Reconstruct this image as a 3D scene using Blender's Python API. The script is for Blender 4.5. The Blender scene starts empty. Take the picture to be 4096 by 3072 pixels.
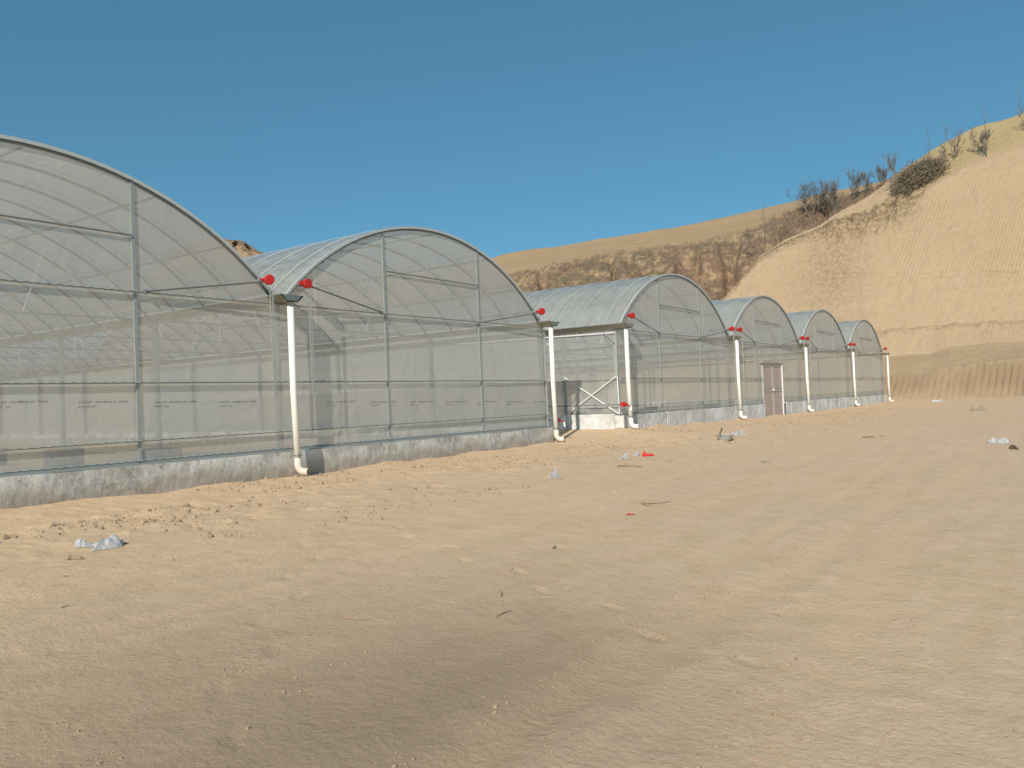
import bpy, math, random
import numpy as np
from mathutils import Vector, Matrix, noise as mn

sc = bpy.context.scene
COL = sc.collection
R_ = math.radians
random.seed(5)
rng = np.random.default_rng(5)

# ------------------------------------------------------------------ camera
F = 3343.46
CAM = np.array([-9.1158, -11.1553, 1.6])
YAW, PIT, ROL = 0.9548, 0.0198, -0.0397
_cy, _sy = math.cos(YAW), math.sin(YAW)
_f = np.array([_sy*math.cos(PIT), _cy*math.cos(PIT), math.sin(PIT)])
_r = np.array([_cy, -_sy, 0.0]); _u = np.cross(_r, _f)
_c, _s = math.cos(ROL), math.sin(ROL)
CR, CU = _c*_r + _s*_u, -_s*_r + _c*_u
cd = bpy.data.cameras.new('camera')
cd.sensor_width = 36; cd.lens = F/4096*36; cd.clip_start = 0.1; cd.clip_end = 3000
co = bpy.data.objects.new('camera', cd); COL.objects.link(co)
m = Matrix.Identity(4)
for i in range(3):
    m[i][0], m[i][1], m[i][2], m[i][3] = CR[i], CU[i], -_f[i], CAM[i]
co.matrix_world = m
sc.camera = co

# ------------------------------------------------------------------ light
SUN_DIR = (0.957, 0.29)          # horizontal travel of the light
ELEV = R_(34)
w = bpy.data.worlds.new('World'); sc.world = w; w.use_nodes = True
nt = w.node_tree
bg = nt.nodes['Background']
sky = nt.nodes.new('ShaderNodeTexSky'); sky.sky_type = 'NISHITA'; sky.sun_disc = False
sky.sun_elevation = ELEV
# azimuth of the sun (towards -travel); sun_rotation is measured from +Y towards +X
sky.sun_rotation = math.atan2(-SUN_DIR[0], -SUN_DIR[1]) % (2*math.pi)
sky.altitude = 2500; sky.air_density = 1.0; sky.dust_density = 0.2; sky.ozone_density = 2.0
tint = nt.nodes.new('ShaderNodeMix'); tint.data_type = 'RGBA'; tint.blend_type = 'MULTIPLY'; tint.inputs[0].default_value = 1
tint.inputs[7].default_value = (.50, 1.03, 1.2, 1)
gmm = nt.nodes.new('ShaderNodeGamma'); gmm.inputs[1].default_value = .6
nt.links.new(sky.outputs[0], gmm.inputs[0]); nt.links.new(gmm.outputs[0], tint.inputs[6]); nt.links.new(tint.outputs[2], bg.inputs[0]); bg.inputs[1].default_value = 0.12
sl = bpy.data.lights.new('sun', 'SUN'); sl.energy = 3.6; sl.angle = R_(0.53); sl.color = (1, .93, .82)
so = bpy.data.objects.new('sun', sl); COL.objects.link(so)
tr = Vector((SUN_DIR[0]*math.cos(ELEV), SUN_DIR[1]*math.cos(ELEV), -math.sin(ELEV)))
so.rotation_euler = tr.to_track_quat('-Z', 'Y').to_euler()
sc.view_settings.view_transform = 'Standard'; sc.view_settings.look = 'None'
sc.view_settings.gamma = 1; sc.view_settings.use_curve_mapping = False
sc.view_settings.exposure = 0.35
sc.cycles.transparent_max_bounces = 48
sc.cycles.max_bounces = 10; sc.cycles.diffuse_bounces = 4; sc.cycles.transmission_bounces = 6
sc.cycles.use_denoising = True
try: sc.cycles.denoiser = 'OPENIMAGEDENOISE'
except Exception: pass

def ray(x, y):
    return _f + CR*(x-2048)/F - CU*(y-1536)/F
def hit(x, y, ax, v):
    d = ray(x, y); t = (v-CAM[ax])/d[ax]
    return CAM + t*d

# ------------------------------------------------------------------ noise (numpy)
def _h(ix, iy, seed):
    n = (ix*374761393 + iy*668265263 + seed*2147483647) & 0xffffffff
    n = ((n ^ (n >> 13))*1274126177) & 0xffffffff
    return ((n ^ (n >> 16)) & 0xffff)/65535.0
def vn(x, y, seed=0):
    x = np.asarray(x, float); y = np.asarray(y, float)
    ix = np.floor(x).astype(np.int64); iy = np.floor(y).astype(np.int64)
    fx = x-ix; fy = y-iy; fx = fx*fx*(3-2*fx); fy = fy*fy*(3-2*fy)
    a = _h(ix, iy, seed); b = _h(ix+1, iy, seed); c = _h(ix, iy+1, seed); d = _h(ix+1, iy+1, seed)
    return (a*(1-fx)+b*fx)*(1-fy)+(c*(1-fx)+d*fx)*fy
def fbm(x, y, o=4, seed=0):
    t = 0; a = .5; s = 0
    for i in range(o):
        t = t+a*(vn(x*2**i+i*17.3, y*2**i-i*9.1, seed+i)-.5); s += a; a *= .5
    return t/s*2
def sm(a, b, x):
    t = np.clip((x-a)/(b-a), 0, 1); return t*t*(3-2*t)

# ------------------------------------------------------------------ helpers
def tag(o, label=None, cat=None, group=None, kind=None):
    if label: o['label'] = label
    if cat: o['category'] = cat
    if group: o['group'] = group
    if kind: o['kind'] = kind
    return o
def empty(name, loc, label, cat, group=None):
    o = bpy.data.objects.new(name, None); COL.objects.link(o); o.location = loc
    return tag(o, label, cat, group)
class MB:
    def __init__(s): s.v = []; s.f = []; s.mi = []; s.cur = 0
    def add(s, v, f):
        n = len(s.v); s.v += [tuple(map(float, p)) for p in v]
        s.f += [tuple(i+n for i in q) for q in f]; s.mi += [s.cur]*len(f)
    def box(s, a, b):
        x0, y0, z0 = a; x1, y1, z1 = b
        s.add([(x0,y0,z0),(x1,y0,z0),(x1,y1,z0),(x0,y1,z0),(x0,y0,z1),(x1,y0,z1),(x1,y1,z1),(x0,y1,z1)],
              [(0,3,2,1),(4,5,6,7),(0,1,5,4),(1,2,6,5),(2,3,7,6),(3,0,4,7)])
    def tube(s, pts, r, n=6, cap=True, closed=False):
        P = [Vector(p) for p in pts]; L = len(P)
        rr = r if isinstance(r, (list, tuple)) else [r]*L
        T = []
        for i in range(L):
            a = P[max(i-1, 0)]; b = P[min(i+1, L-1)]
            t = (b-a); t = t.normalized() if t.length > 1e-9 else Vector((0,0,1)); T.append(t)
        ref = Vector((0,0,1)) if abs(T[0].z) < .9 else Vector((1,0,0))
        u = T[0].cross(ref).normalized(); vs = []
        for i in range(L):
            u = (u-T[i]*u.dot(T[i])); u.normalize(); w_ = T[i].cross(u)
            for k in range(n):
                a = 2*math.pi*k/n
                vs.append(P[i]+(u*math.cos(a)+w_*math.sin(a))*rr[i])
        fs = []
        for i in range(L-1):
            for k in range(n):
                a = i*n+k; b = i*n+(k+1) % n
                fs.append((a, b, b+n, a+n))
        if cap:
            fs.append(tuple(range(n-1, -1, -1))); fs.append(tuple((L-1)*n+k for k in range(n)))
        s.add(vs, fs)
    def build(s, name, mats, parent=None, smooth=False, loc=None):
        me = bpy.data.meshes.new(name); me.from_pydata(s.v, [], s.f)
        if not isinstance(mats, (list, tuple)): mats = [mats]
        for m_ in mats: me.materials.append(m_)
        if len(mats) > 1: me.polygons.foreach_set('material_index', s.mi)
        if smooth: me.polygons.foreach_set('use_smooth', [True]*len(s.f))
        me.update()
        o = bpy.data.objects.new(name, me); COL.objects.link(o)
        if parent: o.parent = parent
        if loc is not None: o.location = loc
        return o
def dup(o, parent, off):
    c = o.copy(); COL.objects.link(c); c.parent = parent
    c.location = Vector(o.location)+Vector(off)
    for ch in list(o.children):
        g = ch.copy(); COL.objects.link(g); g.parent = c
    return c
def gridmesh(name, V, nx, ny, mat, attrs=None, smooth=True):
    me = bpy.data.meshes.new(name)
    i = np.arange((nx-1)*(ny-1)); r = i//(nx-1); c = i % (nx-1); a = r*nx+c
    q = np.stack([a, a+1, a+nx+1, a+nx], 1).astype(np.int32)
    me.vertices.add(nx*ny); me.vertices.foreach_set('co', V.reshape(-1).astype(np.float32))
    me.loops.add(q.size); me.loops.foreach_set('vertex_index', q.reshape(-1))
    me.polygons.add(len(q)); me.polygons.foreach_set('loop_start', np.arange(len(q), dtype=np.int32)*4)
    if smooth: me.polygons.foreach_set('use_smooth', np.ones(len(q), bool))
    me.update(calc_edges=True); me.validate()
    for k, arr in (attrs or {}).items():
        at = me.attributes.new(k, 'FLOAT', 'POINT'); at.data.foreach_set('value', arr.reshape(-1).astype(np.float32))
    me.materials.append(mat)
    o = bpy.data.objects.new(name, me); COL.objects.link(o); return o

# ------------------------------------------------------------------ materials
class NT:
    def __init__(s, name):
        s.m = bpy.data.materials.new(name); s.m.use_nodes = True; s.t = s.m.node_tree
        s.b = s.t.nodes['Principled BSDF']; s.o = s.t.nodes['Material Output']
        s.tc = s.t.nodes.new('ShaderNodeTexCoord')
        g = s.t.nodes.new('ShaderNodeNewGeometry'); s.pos = g.outputs['Position']
    def n(s, ty, **k):
        x = s.t.nodes.new(ty)
        for a, b in k.items(): setattr(x, a, b)
        return x
    def l(s, a, b): s.t.links.new(a, b)
    def mapv(s, sc_, rot=(0,0,0), src=None):
        x = s.n('ShaderNodeMapping'); x.inputs['Scale'].default_value = sc_; x.inputs['Rotation'].default_value = rot
        s.l(src or s.pos, x.inputs[0]); return x.outputs[0]
    def noise(s, vec, scale, det=4, rough=.55, dist=0):
        x = s.n('ShaderNodeTexNoise'); x.inputs['Scale'].default_value = scale
        x.inputs['Detail'].default_value = det; x.inputs['Roughness'].default_value = rough
        x.inputs['Distortion'].default_value = dist
        s.l(vec, x.inputs['Vector']); return x.outputs[0]
    def ramp(s, fac, stops, interp='LINEAR'):
        x = s.n('ShaderNodeValToRGB'); e = x.color_ramp.elements; x.color_ramp.interpolation = interp
        while len(e) < len(stops): e.new(.5)
        for i, (p, c) in enumerate(stops):
            e[i].position = p; e[i].color = (c, c, c, 1) if not isinstance(c, tuple) else (*c, 1)
        s.l(fac, x.inputs[0]); return x.outputs[0]
    def mix(s, fac, a, b, mode='MIX'):
        x = s.n('ShaderNodeMix', data_type='RGBA', blend_type=mode)
        for v, i in ((fac, 0), (a, 6), (b, 7)):
            if isinstance(v, (int, float)): x.inputs[i].default_value = v
            elif isinstance(v, tuple): x.inputs[i].default_value = (*v, 1)
            else: s.l(v, x.inputs[i])
        return x.outputs[2]
    def math(s, op, a, b=0.):
        x = s.n('ShaderNodeMath', operation=op)
        for v, i in ((a, 0), (b, 1)):
            if isinstance(v, (int, float)): x.inputs[i].default_value = v
            else: s.l(v, x.inputs[i])
        return x.outputs[0]
    def attr(s, nm):
        x = s.n('ShaderNodeAttribute'); x.attribute_name = nm; return x.outputs['Fac']
    def bump(s, h, st, dist, prev=None):
        x = s.n('ShaderNodeBump'); x.inputs['Strength'].default_value = st; x.inputs['Distance'].default_value = dist
        s.l(h, x.inputs['Height'])
        if prev: s.l(prev, x.inputs['Normal'])
        return x.outputs[0]
def simple(name, col, rough=.5, metal=0., var=.12, nscale=8, bump=0.):
    t = NT(name); nz = t.noise(t.pos, nscale, 4)
    a = tuple(c*(1-var) for c in col); b = tuple(min(1, c*(1+var)) for c in col)
    t.l(t.mix(nz, a, b), t.b.inputs['Base Color'])
    t.b.inputs['Roughness'].default_value = rough; t.b.inputs['Metallic'].default_value = metal
    if bump: t.l(t.bump(nz, bump, .02), t.b.inputs['Normal'])
    return t.m

def m_soil():
    t = NT('soil')
    st = t.mapv((.35, 2.2, 1)); big = t.noise(t.pos, .22, 4)
    str_ = t.noise(st, 1.6, 6, .6); fine = t.noise(t.pos, 26, 6, .7); mid = t.noise(t.pos, 3.2, 5, .6)
    c = t.mix(t.ramp(big, [(.35, 0.), (.65, 1.)]), (.61, .45, .285), (.585, .44, .30))
    c = t.mix(t.math('MULTIPLY', t.ramp(str_, [(.42, 0.), (.66, 1.)]), .6), c, (.68, .50, .345))
    c = t.mix(t.math('MULTIPLY', t.ramp(mid, [(.3, 1.), (.55, 0.)]), .35), c, (.52, .36, .21))
    # loose sandy soil along the wall
    c = t.mix(t.math('MULTIPLY', t.attr('loose'), .45), c, (.65, .455, .275))
    c = t.mix(t.math('MULTIPLY', t.attr('track'), .5), c, (.66, .47, .29))
    c = t.mix(t.math('MULTIPLY', t.attr('soft_shade'), .85), c, (.25, .185, .12))  # foreground shade mixed into the soil colour
    c = t.mix(t.ramp(fine, [(.28, .35), (.5, 0.)]), c, (.44, .30, .175))
    # crumbs and trodden marks
    vo = t.n('ShaderNodeTexVoronoi'); vo.inputs['Scale'].default_value = 14; t.l(t.mapv((.8, 1.3, 1)), vo.inputs['Vector'])
    crumb = t.math('MULTIPLY', t.ramp(vo.outputs['Distance'], [(.06, 1.), (.16, 0.)]), t.ramp(mid, [(.5, 0.), (.62, 1.)]))
    c = t.mix(t.math('MULTIPLY', crumb, .6), c, (.30, .215, .13))
    t.l(c, t.b.inputs['Base Color']); t.b.inputs['Roughness'].default_value = 1
    t.b.inputs['Specular IOR Level'].default_value = .1
    b1 = t.bump(str_, .35, .02); b2 = t.bump(mid, .6, .04, b1)
    b3 = t.bump(fine, .9, .014, b2); t.l(b3, t.b.inputs['Normal'])
    return t.m
def m_cut():
    t = NT('loess')
    big = t.noise(t.pos, .12, 5); vert = t.noise(t.mapv((.6, 2.4, .18)), 1.5, 5, .6); fine = t.noise(t.pos, 3.5, 6, .7)
    c = t.mix(t.ramp(big, [(.35, 0.), (.65, 1.)]), (.44, .325, .21), (.41, .305, .195))
    c = t.mix(t.math('MULTIPLY', t.ramp(vert, [(.45, 0.), (.6, 1.)]), .35), c, (.44, .30, .175))
    st = t.noise(t.mapv((.03, .03, 1.1)), 1.6, 6, .7)
    c = t.mix(t.math('MULTIPLY', t.ramp(st, [(.5, 0.), (.56, 1.)]), .12), c, (.33, .235, .145))
    c = t.mix(t.math('MULTIPLY', t.ramp(st, [(.36, 1.), (.42, 0.)]), .15), c, (.50, .385, .265))
    gl = t.noise(t.mapv((.5, 1.1, .22)), 1.3, 7, .75, 1.2)
    c = t.mix(t.math('MULTIPLY', t.ramp(gl, [(.56, 0.), (.64, 1.)]), .4), c, (.32, .225, .14))
    c = t.mix(t.ramp(fine, [(.3, .5), (.46, 0.)]), c, (.28, .2, .12))
    c = t.mix(t.math('MULTIPLY', t.attr('bank_dark'), .9), c, (.27, .195, .125))  # lower bank toned darker than the faces above
    c = t.mix(t.math('MULTIPLY', t.attr('rough_zone'), t.ramp(fine, [(.4, 1.), (.62, .0)])), c, (.20, .145, .085))
    c = t.mix(t.math('MULTIPLY', t.attr('grassy'), .75), c, (.37, .285, .15))
    t.l(c, t.b.inputs['Base Color']); t.b.inputs['Roughness'].default_value = 1
    t.b.inputs['Specular IOR Level'].default_value = .05
    t.l(t.bump(fine, .6, .12, t.bump(vert, .3, .15)), t.b.inputs['Normal'])
    return t.m
def m_hill():
    t = NT('hill_soil')
    big = t.noise(t.pos, .09, 6, .65); mid = t.noise(t.pos, .5, 7, .7); fine = t.noise(t.pos, 2.2, 6, .75)
    lay = t.noise(t.mapv((.05, .05, 1.4)), 1.2, 4)
    tan = t.mix(t.ramp(lay, [(.4, 0.), (.6, 1.)]), (.50, .35, .20), (.44, .31, .185))
    tan = t.mix(t.ramp(fine, [(.3, .25), (.5, 0.)]), tan, (.3, .2, .12))
    brown = t.mix(t.ramp(fine, [(.35, 0.), (.65, 1.)]), (.20, .125, .085), (.36, .235, .165))
    green = t.mix(t.ramp(fine, [(.35, 0.), (.65, 1.)]), (.165, .13, .08), (.27, .21, .14))
    veg = t.mix(t.ramp(big, [(.48, 0.), (.56, 1.)]), brown, green)
    fac = t.math('MULTIPLY', t.attr('veg'), t.ramp(mid, [(.40, 0.), (.52, 1.)]))
    c = t.mix(fac, tan, veg)
    t.l(c, t.b.inputs['Base Color']); t.b.inputs['Roughness'].default_value = 1
    t.b.inputs['Specular IOR Level'].default_value = .05
    t.l(t.bump(fine, .9, .35, t.bump(mid, .5, .6)), t.b.inputs['Normal'])
    return t.m
def m_film(name, op, col, wrink=.25, seed=0., trl=.42, streak=0.):
    t = NT(name)
    mp = t.n('ShaderNodeMapping'); mp.inputs['Location'].default_value = (seed, seed*2, 0); t.l(t.pos, mp.inputs[0])
    nz = t.noise(mp.outputs[0], .7, 4); nf = t.noise(mp.outputs[0], 9, 5, .7)
    wr = t.noise(t.mapv((.8, .35, .8), src=mp.outputs[0]), 1.6, 5, .6, 1.2)
    dust = t.math('ADD', t.math('MULTIPLY', t.math('SUBTRACT', nz, .5), .22), t.math('MULTIPLY', t.math('SUBTRACT', nf, .5), .16))
    if streak:
        s1 = t.noise(t.mapv((.5, 3.2, .5), src=mp.outputs[0]), 1.5, 6, .65, .6); s2 = t.noise(t.mapv((1, .5, 1), src=mp.outputs[0]), 1.1, 4)
        dust = t.math('ADD', dust, t.math('MULTIPLY', t.math('SUBTRACT', s1, .5), streak)); dust = t.math('ADD', dust, t.math('MULTIPLY', t.math('SUBTRACT', s2, .5), streak*.6))
    fac = t.math('ADD', dust, op)
    nb = t.bump(wr, wrink, .08)
    d = t.n('ShaderNodeBsdfDiffuse'); tl = t.n('ShaderNodeBsdfTranslucent')
    for x in (d, tl):
        x.inputs[0].default_value = (*col, 1); t.l(nb, x.inputs['Normal'])
    mx = t.n('ShaderNodeMixShader'); mx.inputs[0].default_value = trl; t.l(d.outputs[0], mx.inputs[1]); t.l(tl.outputs[0], mx.inputs[2])
    tp = t.n('ShaderNodeBsdfTransparent'); tp.inputs[0].default_value = (.95, .96, .95, 1)
    m2 = t.n('ShaderNodeMixShader'); t.l(fac, m2.inputs[0]); t.l(tp.outputs[0], m2.inputs[1]); t.l(mx.outputs[0], m2.inputs[2])
    gl = t.n('ShaderNodeBsdfGlossy'); gl.inputs['Roughness'].default_value = .22; gl.inputs[0].default_value = (.9, .93, .95, 1); t.l(nb, gl.inputs['Normal'])
    fr = t.n('ShaderNodeLayerWeight'); fr.inputs[0].default_value = .18; t.l(nb, fr.inputs['Normal'])
    m3 = t.n('ShaderNodeMixShader'); t.l(t.math('MULTIPLY', fr.outputs['Fresnel'], .5), m3.inputs[0])
    t.l(m2.outputs[0], m3.inputs[1]); t.l(gl.outputs[0], m3.inputs[2])
    t.l(m3.outputs[0], t.o.inputs['Surface'])
    return t.m
def m_concrete(name, c1, c2, stain):
    t = NT(name)
    n1 = t.noise(t.pos, 1.3, 6, .65); n2 = t.noise(t.mapv((1, 1, .8)), 7, 8, .8); n3 = t.noise(t.pos, 45, 4, .7)
    c = t.mix(t.ramp(n2, [(.38, 0.), (.62, 1.)]), c1, c2)
    c = t.mix(t.ramp(n1, [(.42, 0.), (.58, .85)]), c, tuple(min(.8, v*1.3) for v in c2))
    vo = t.n('ShaderNodeTexVoronoi'); vo.inputs['Scale'].default_value = 16; t.l(t.mapv((.7, 1, 1.5)), vo.inputs['Vector'])
    chip = t.math('MULTIPLY', t.ramp(vo.outputs['Distance'], [(.10, 1.), (.2, 0.)]), t.ramp(n1, [(.48, 0.), (.58, 1.)]))
    c = t.mix(t.math('MULTIPLY', chip, .7), c, tuple(v*.45 for v in c1))
    vc = t.n('ShaderNodeTexVoronoi', feature='DISTANCE_TO_EDGE'); vc.inputs['Scale'].default_value = .55
    ds = t.n('ShaderNodeVectorMath', operation='ADD'); nn = t.n('ShaderNodeTexNoise'); nn.inputs['Scale'].default_value = 4; t.l(t.pos, nn.inputs['Vector']); t.l(t.pos, ds.inputs[0]); t.l(nn.outputs['Color'], ds.inputs[1]); t.l(ds.outputs[0], vc.inputs['Vector'])
    c = t.mix(t.ramp(vc.outputs['Distance'], [(.002, .4), (.007, 0.)]), c, tuple(v*.3 for v in c1))
    sx = t.n('ShaderNodeSeparateXYZ'); t.l(t.pos, sx.inputs[0])
    mud = t.math('MULTIPLY', t.ramp(t.math('ADD', sx.outputs[2], t.math('MULTIPLY', t.math('SUBTRACT', n1, .5), -1.1)), [(.60, 1.), (.76, 0.)]), stain)
    c = t.mix(mud, c, (.30, .225, .15))
    t.l(c, t.b.inputs['Base Color']); t.b.inputs['Roughness'].default_value = .95
    t.l(t.bump(n3, .5, .01, t.bump(n2, .9, .03)), t.b.inputs['Normal'])
    return t.m
SOIL = m_soil(); CUT = m_cut(); HILL = m_hill()
FILM_W = m_film('wall_film', .55, (.90, .87, .80), .22)
FILM_R = m_film('roof_film', .66, (.65, .695, .675), .6, 3., .54, .6)
FILM_S = m_film('side_film', .45, (.70, .71, .69), .6, 7.)
CONC1 = m_concrete('plastered_concrete', (.34, .325, .29), (.66, .64, .585), .6)
CONC2 = m_concrete('pale_concrete', (.46, .455, .42), (.68, .67, .63), .2)
GALV = simple('galvanised_steel', (.44, .46, .44), .42, .6, .15, 12)
TRIM = simple('film_edge_profile', (.50, .535, .515), .5, .0, .1, 12)
PALE = simple('pale_steel', (.35, .38, .365), .45, .15, .1, 12)
GALVD = simple('dull_steel', (.20, .22, .22), .55, .5, .15, 12)
WIRE = simple('dark_wire', (.13, .13, .12), .6, .3)
def m_pvc():
    t = NT('white_pvc'); sx = t.n('ShaderNodeSeparateXYZ'); t.l(t.pos, sx.inputs[0]); nz = t.noise(t.mapv((1, 1, .25)), 14, 5, .7)
    mud = t.ramp(t.math('ADD', sx.outputs[2], t.math('MULTIPLY', nz, -.5)), [(.34, .75), (.58, 0.)])
    c = t.mix(t.math('MULTIPLY', nz, .2), (.86, .85, .78), (.62, .58, .48)); c = t.mix(mud, c, (.55, .43, .30))
    t.l(c, t.b.inputs['Base Color']); t.b.inputs['Roughness'].default_value = .35; return t.m
PVC = m_pvc()
RED = simple('red_plastic', (.46, .016, .012), .35, 0, .12, 20)
REDM = simple('red_casting', (.50, .018, .015), .5, 0, .25, 30)
CHAIN = simple('chain_steel', (.55, .55, .53), .4, .6)
INK = simple('printed_ink', (.05, .05, .055), .7)
ROPE = simple('white_strap', (.55, .57, .56), .5)
DOORP = simple('door_panel', (.44, .37, .33), .35, 0, .08, 3)
DOORF = simple('door_frame', (.50, .46, .43), .4, .3)
WHITE = simple('white_paint', (.8, .8, .78), .4)
RUB = simple('black_rubber', (.04, .04, .04), .7)
BARK = simple('bark', (.17, .15, .12), .9, 0, .35, 6)
BARKG = simple('dead_branch', (.23, .185, .125), .9, 0, .55, 2.5)
PADC = simple('footing_concrete', (.10, .095, .10), .9, 0, .3, 5, .4)

# ------------------------------------------------------------------ ground
def zwall(X):
    return np.interp(X, [-40, 7.9, 10.3, 14, 20, 28, 43, 60, 400], [.53, .53, .78, .72, .63, .60, .65, .66, .7])
def ground_base(X, Y):
    yw = np.interp(X, [7.8, 8.2], [0., -.84])
    s = np.interp(X, [0, 10, 25, 42], [.047, .044, .022, .004])
    d = np.clip(np.interp(X, [1, 17], [0., -.84])-Y, 0, 14)
    z = .53+(zwall(X)-.53)*np.maximum(np.exp(-(d/3.2)**2), sm(8, 44, X))-s*d
    ins = sm(0.05, .4, Y-yw)
    # inside and behind the greenhouses the soil is level
    gap = sm(7.9, 8.4, X)*(1-sm(10.1, 10.4, X))
    z = z*(1-ins)+(np.where(gap > .5, z, np.interp(X, [8, 10], [.52, .66])))*ins
    return z
FEET = []
_fr = random.Random(12)
for _p, _a in (((-6.9, -7.9), .75), ((-4.6, -9.4), 1.15), ((-3.0, -7.2), .35)):
    for _i in range(9):
        _sd = .09 if _i % 2 else -.09
        FEET.append((_p[0]+math.cos(_a)*.62*_i-math.sin(_a)*_sd, _p[1]+math.sin(_a)*.62*_i+math.cos(_a)*_sd, _a+_fr.uniform(-.2, .2)))
def ground_det(X, Y):
    yw = np.where(X < 8.1, 0., -.84)
    d = yw-Y; ds = np.interp(X, [1, 17], [0., -.84])-Y
    loose = sm(7.5, 1.0, ds+1.8*fbm(X*.3, Y*.3, 3, 4))*sm(-.4, .1, d)
    h = .022*fbm(X*.22, Y*.5, 3, 1)+.008*fbm(X*.9, Y*2.6, 4, 2)
    h = h+loose*(.035*np.maximum(fbm(X*2.3, Y*3.2, 4, 7), 0)+.010*fbm(X*9, Y*9, 3, 9))
    # clod ridges running with the wall
    rid = np.exp(-((d-1.9-.25*fbm(X*.5, X*0, 2, 21))/.28)**2)+.8*np.exp(-((d-3.0-.3*fbm(X*.4, X*0, 2, 23))/.3)**2)
    h = h+rid*.045*np.clip(fbm(X*4.5, Y*5.5, 3, 11)+.35, 0, 1)*sm(30, 6, X)
    trk = X*0
    for y0, wd, k in ((-9.35, .16, 31), (-8.95, .1, 32), (-10.1, .2, 33), (-7.6, .14, 34), (-6.1, .12, 35)):
        c = y0+.16*(X+9)*.35+.35*fbm(X*.12, X*0+k, 2, k)
        e = (Y-c)/wd
        mk = sm(.0, .5, fbm(X*.35, X*0+k*3, 2, k)+.35)*sm(16, 4, X)
        trk = np.maximum(trk, np.exp(-e**4)*mk*.8)
        h = h+.0026*np.exp(-e**4)*mk*np.clip(.3+2*fbm(X*1.7, Y*3, 3, k+7), 0, 1)*np.sin(X*2*math.pi/.075+2.2*np.abs(e)+1.5*fbm(X*2, Y*4, 2, k))*sm(14, 3, np.hypot(X+9, Y+11))
        h = h-.013*np.exp(-e*e)*mk+.007*np.exp(-((np.abs(e)-1.7)/.5)**2)*mk*(.6+fbm(X*5, Y*5, 2, k))
    for fx_, fy_, fa in (FEET if X.size > 1 else ()):
        u = (X-fx_)*math.cos(fa)+(Y-fy_)*math.sin(fa); v = -(X-fx_)*math.sin(fa)+(Y-fy_)*math.cos(fa)
        q = (u/.135)**2+(v/(.048-.012*np.clip(u/.135, -1, 1)))**2
        h = h-.009*np.exp(-np.minimum(q, 30)**2)+.003*np.exp(-((np.minimum(q, 30)-1.6)/.5)**2)
    # bank pushed up against the plinth
    h = h+.07*np.exp(-(np.clip(d, 0, 9)/.35)**2)*(fbm(X*.8, X*0, 3, 41)+.1)*(d > -.1)
    far = sm(120, 40, np.hypot(X+9, Y+11))
    return h*far, loose, trk
def ground_z(x, y):
    return float(ground_base(np.array(x), np.array(y))+ground_det(np.array(float(x)), np.array(float(y)))[0])
def axis(c, lo, hi, s0, k):
    out = [c]; x = c
    while x < hi: x += max(s0, k*abs(x-c)); out.append(x)
    x = c; neg = []
    while x > lo: x -= max(s0, k*abs(x-c)); neg.append(x)
    return np.array(neg[::-1]+out)
gx = axis(-7.0, -400, 900, .03, .0085); gy_ = axis(-9.0, -400, 900, .028, .008)
GX, GY = np.meshgrid(gx, gy_)
gd, gloose, gtrk = ground_det(GX, GY)
GZ = ground_base(GX, GY)+gd
# hills stand on the sheet: lower it a little far away
# broad soft shade over the foreground, painted into the soil colour
shd = sm(1.15, .1, np.hypot((GX+6.3)/2.3, (GY+8.5)/1.5)+.35*fbm(GX*.5, GY*.8, 3, 51))
shd2 = sm(1.2, .1, np.hypot((GX+6.6)/4.2, (GY+7.6)/2.7)+.3*fbm(GX*.4, GY*.6, 3, 53))
soft_shade = np.clip(shd*.40+shd2*.52, 0, 1)
g = gridmesh('ground', np.stack([GX, GY, GZ], -1), len(gx), len(gy_), SOIL, {'loose': gloose, 'soft_shade': soft_shade, 'track': gtrk})
tag(g, kind='structure')
def ground_hit(x, y):
    d = ray(x, y); z = .3
    for _ in range(12):
        t = (z-CAM[2])/d[2]; P = CAM+t*d; z = ground_z(P[0], P[1])
    return P

# soil clods lying on the loose strip and in the ruts
mb = MB()
def clod(x, y, r):
    z = ground_z(x, y); a = random.random()*6.28; n = 6
    vs = []
    for lv, (rr, zz) in enumerate(((1., -.2), (.95, .35), (.5, .8))):
        for k in range(n):
            q = rr*(1+random.uniform(-.3, .3))
            vs.append((x+r*q*math.cos(a+k*6.283/n), y+r*q*math.sin(a+k*6.283/n)*.8, z+r*(zz+random.uniform(-.15, .15))))
    vs.append((x, y, z+r*.95))
    fs = []
    for lv in range(2):
        for k in range(n):
            i, j = lv*n+k, lv*n+(k+1) % n; fs.append((i, j, j+n, i+n))
    for k in range(n): fs.append((2*n+k, 2*n+(k+1) % n, 3*n))
    mb.add(vs, fs)
for i in range(8500):
    X = -8+40*random.random()**1.6
    dw = random.choice((1.9, 3.0, 1.2, .4, 2.4, 4.0)) + random.gauss(0, .3)
    if dw < .05: continue
    if fbm(np.array(X*.8), np.array(dw*.9), 3, 61) < -.12+.02*dw: continue
    yw = 0 if X < 8.1 else -.84
    clod(X, yw-.15-dw*.93, min(.045, random.lognormvariate(-4.45, .55)))
for i in range(1700):
    X = random.uniform(-8.6, 6); Y = random.uniform(-10.9, -3.5)
    if (X+9.1)**2+(Y+11.1)**2 < 3: continue
    clod(X, Y, min(.02, random.lognormvariate(-5.7, .6)))
for i in range(900):
    t_ = random.random(); X = -6.8+5.5*t_**1.4; Y = -10.25+.28*(X+6.8)+random.gauss(0, .10)
    clod(X, Y, min(.018, random.lognormvariate(-5.4, .5)))
def rut_y(X, k, y0): return y0+.16*(X+9)*.35+.35*float(fbm(np.array(X*.12), np.array(k*1.), 2, k))
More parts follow.
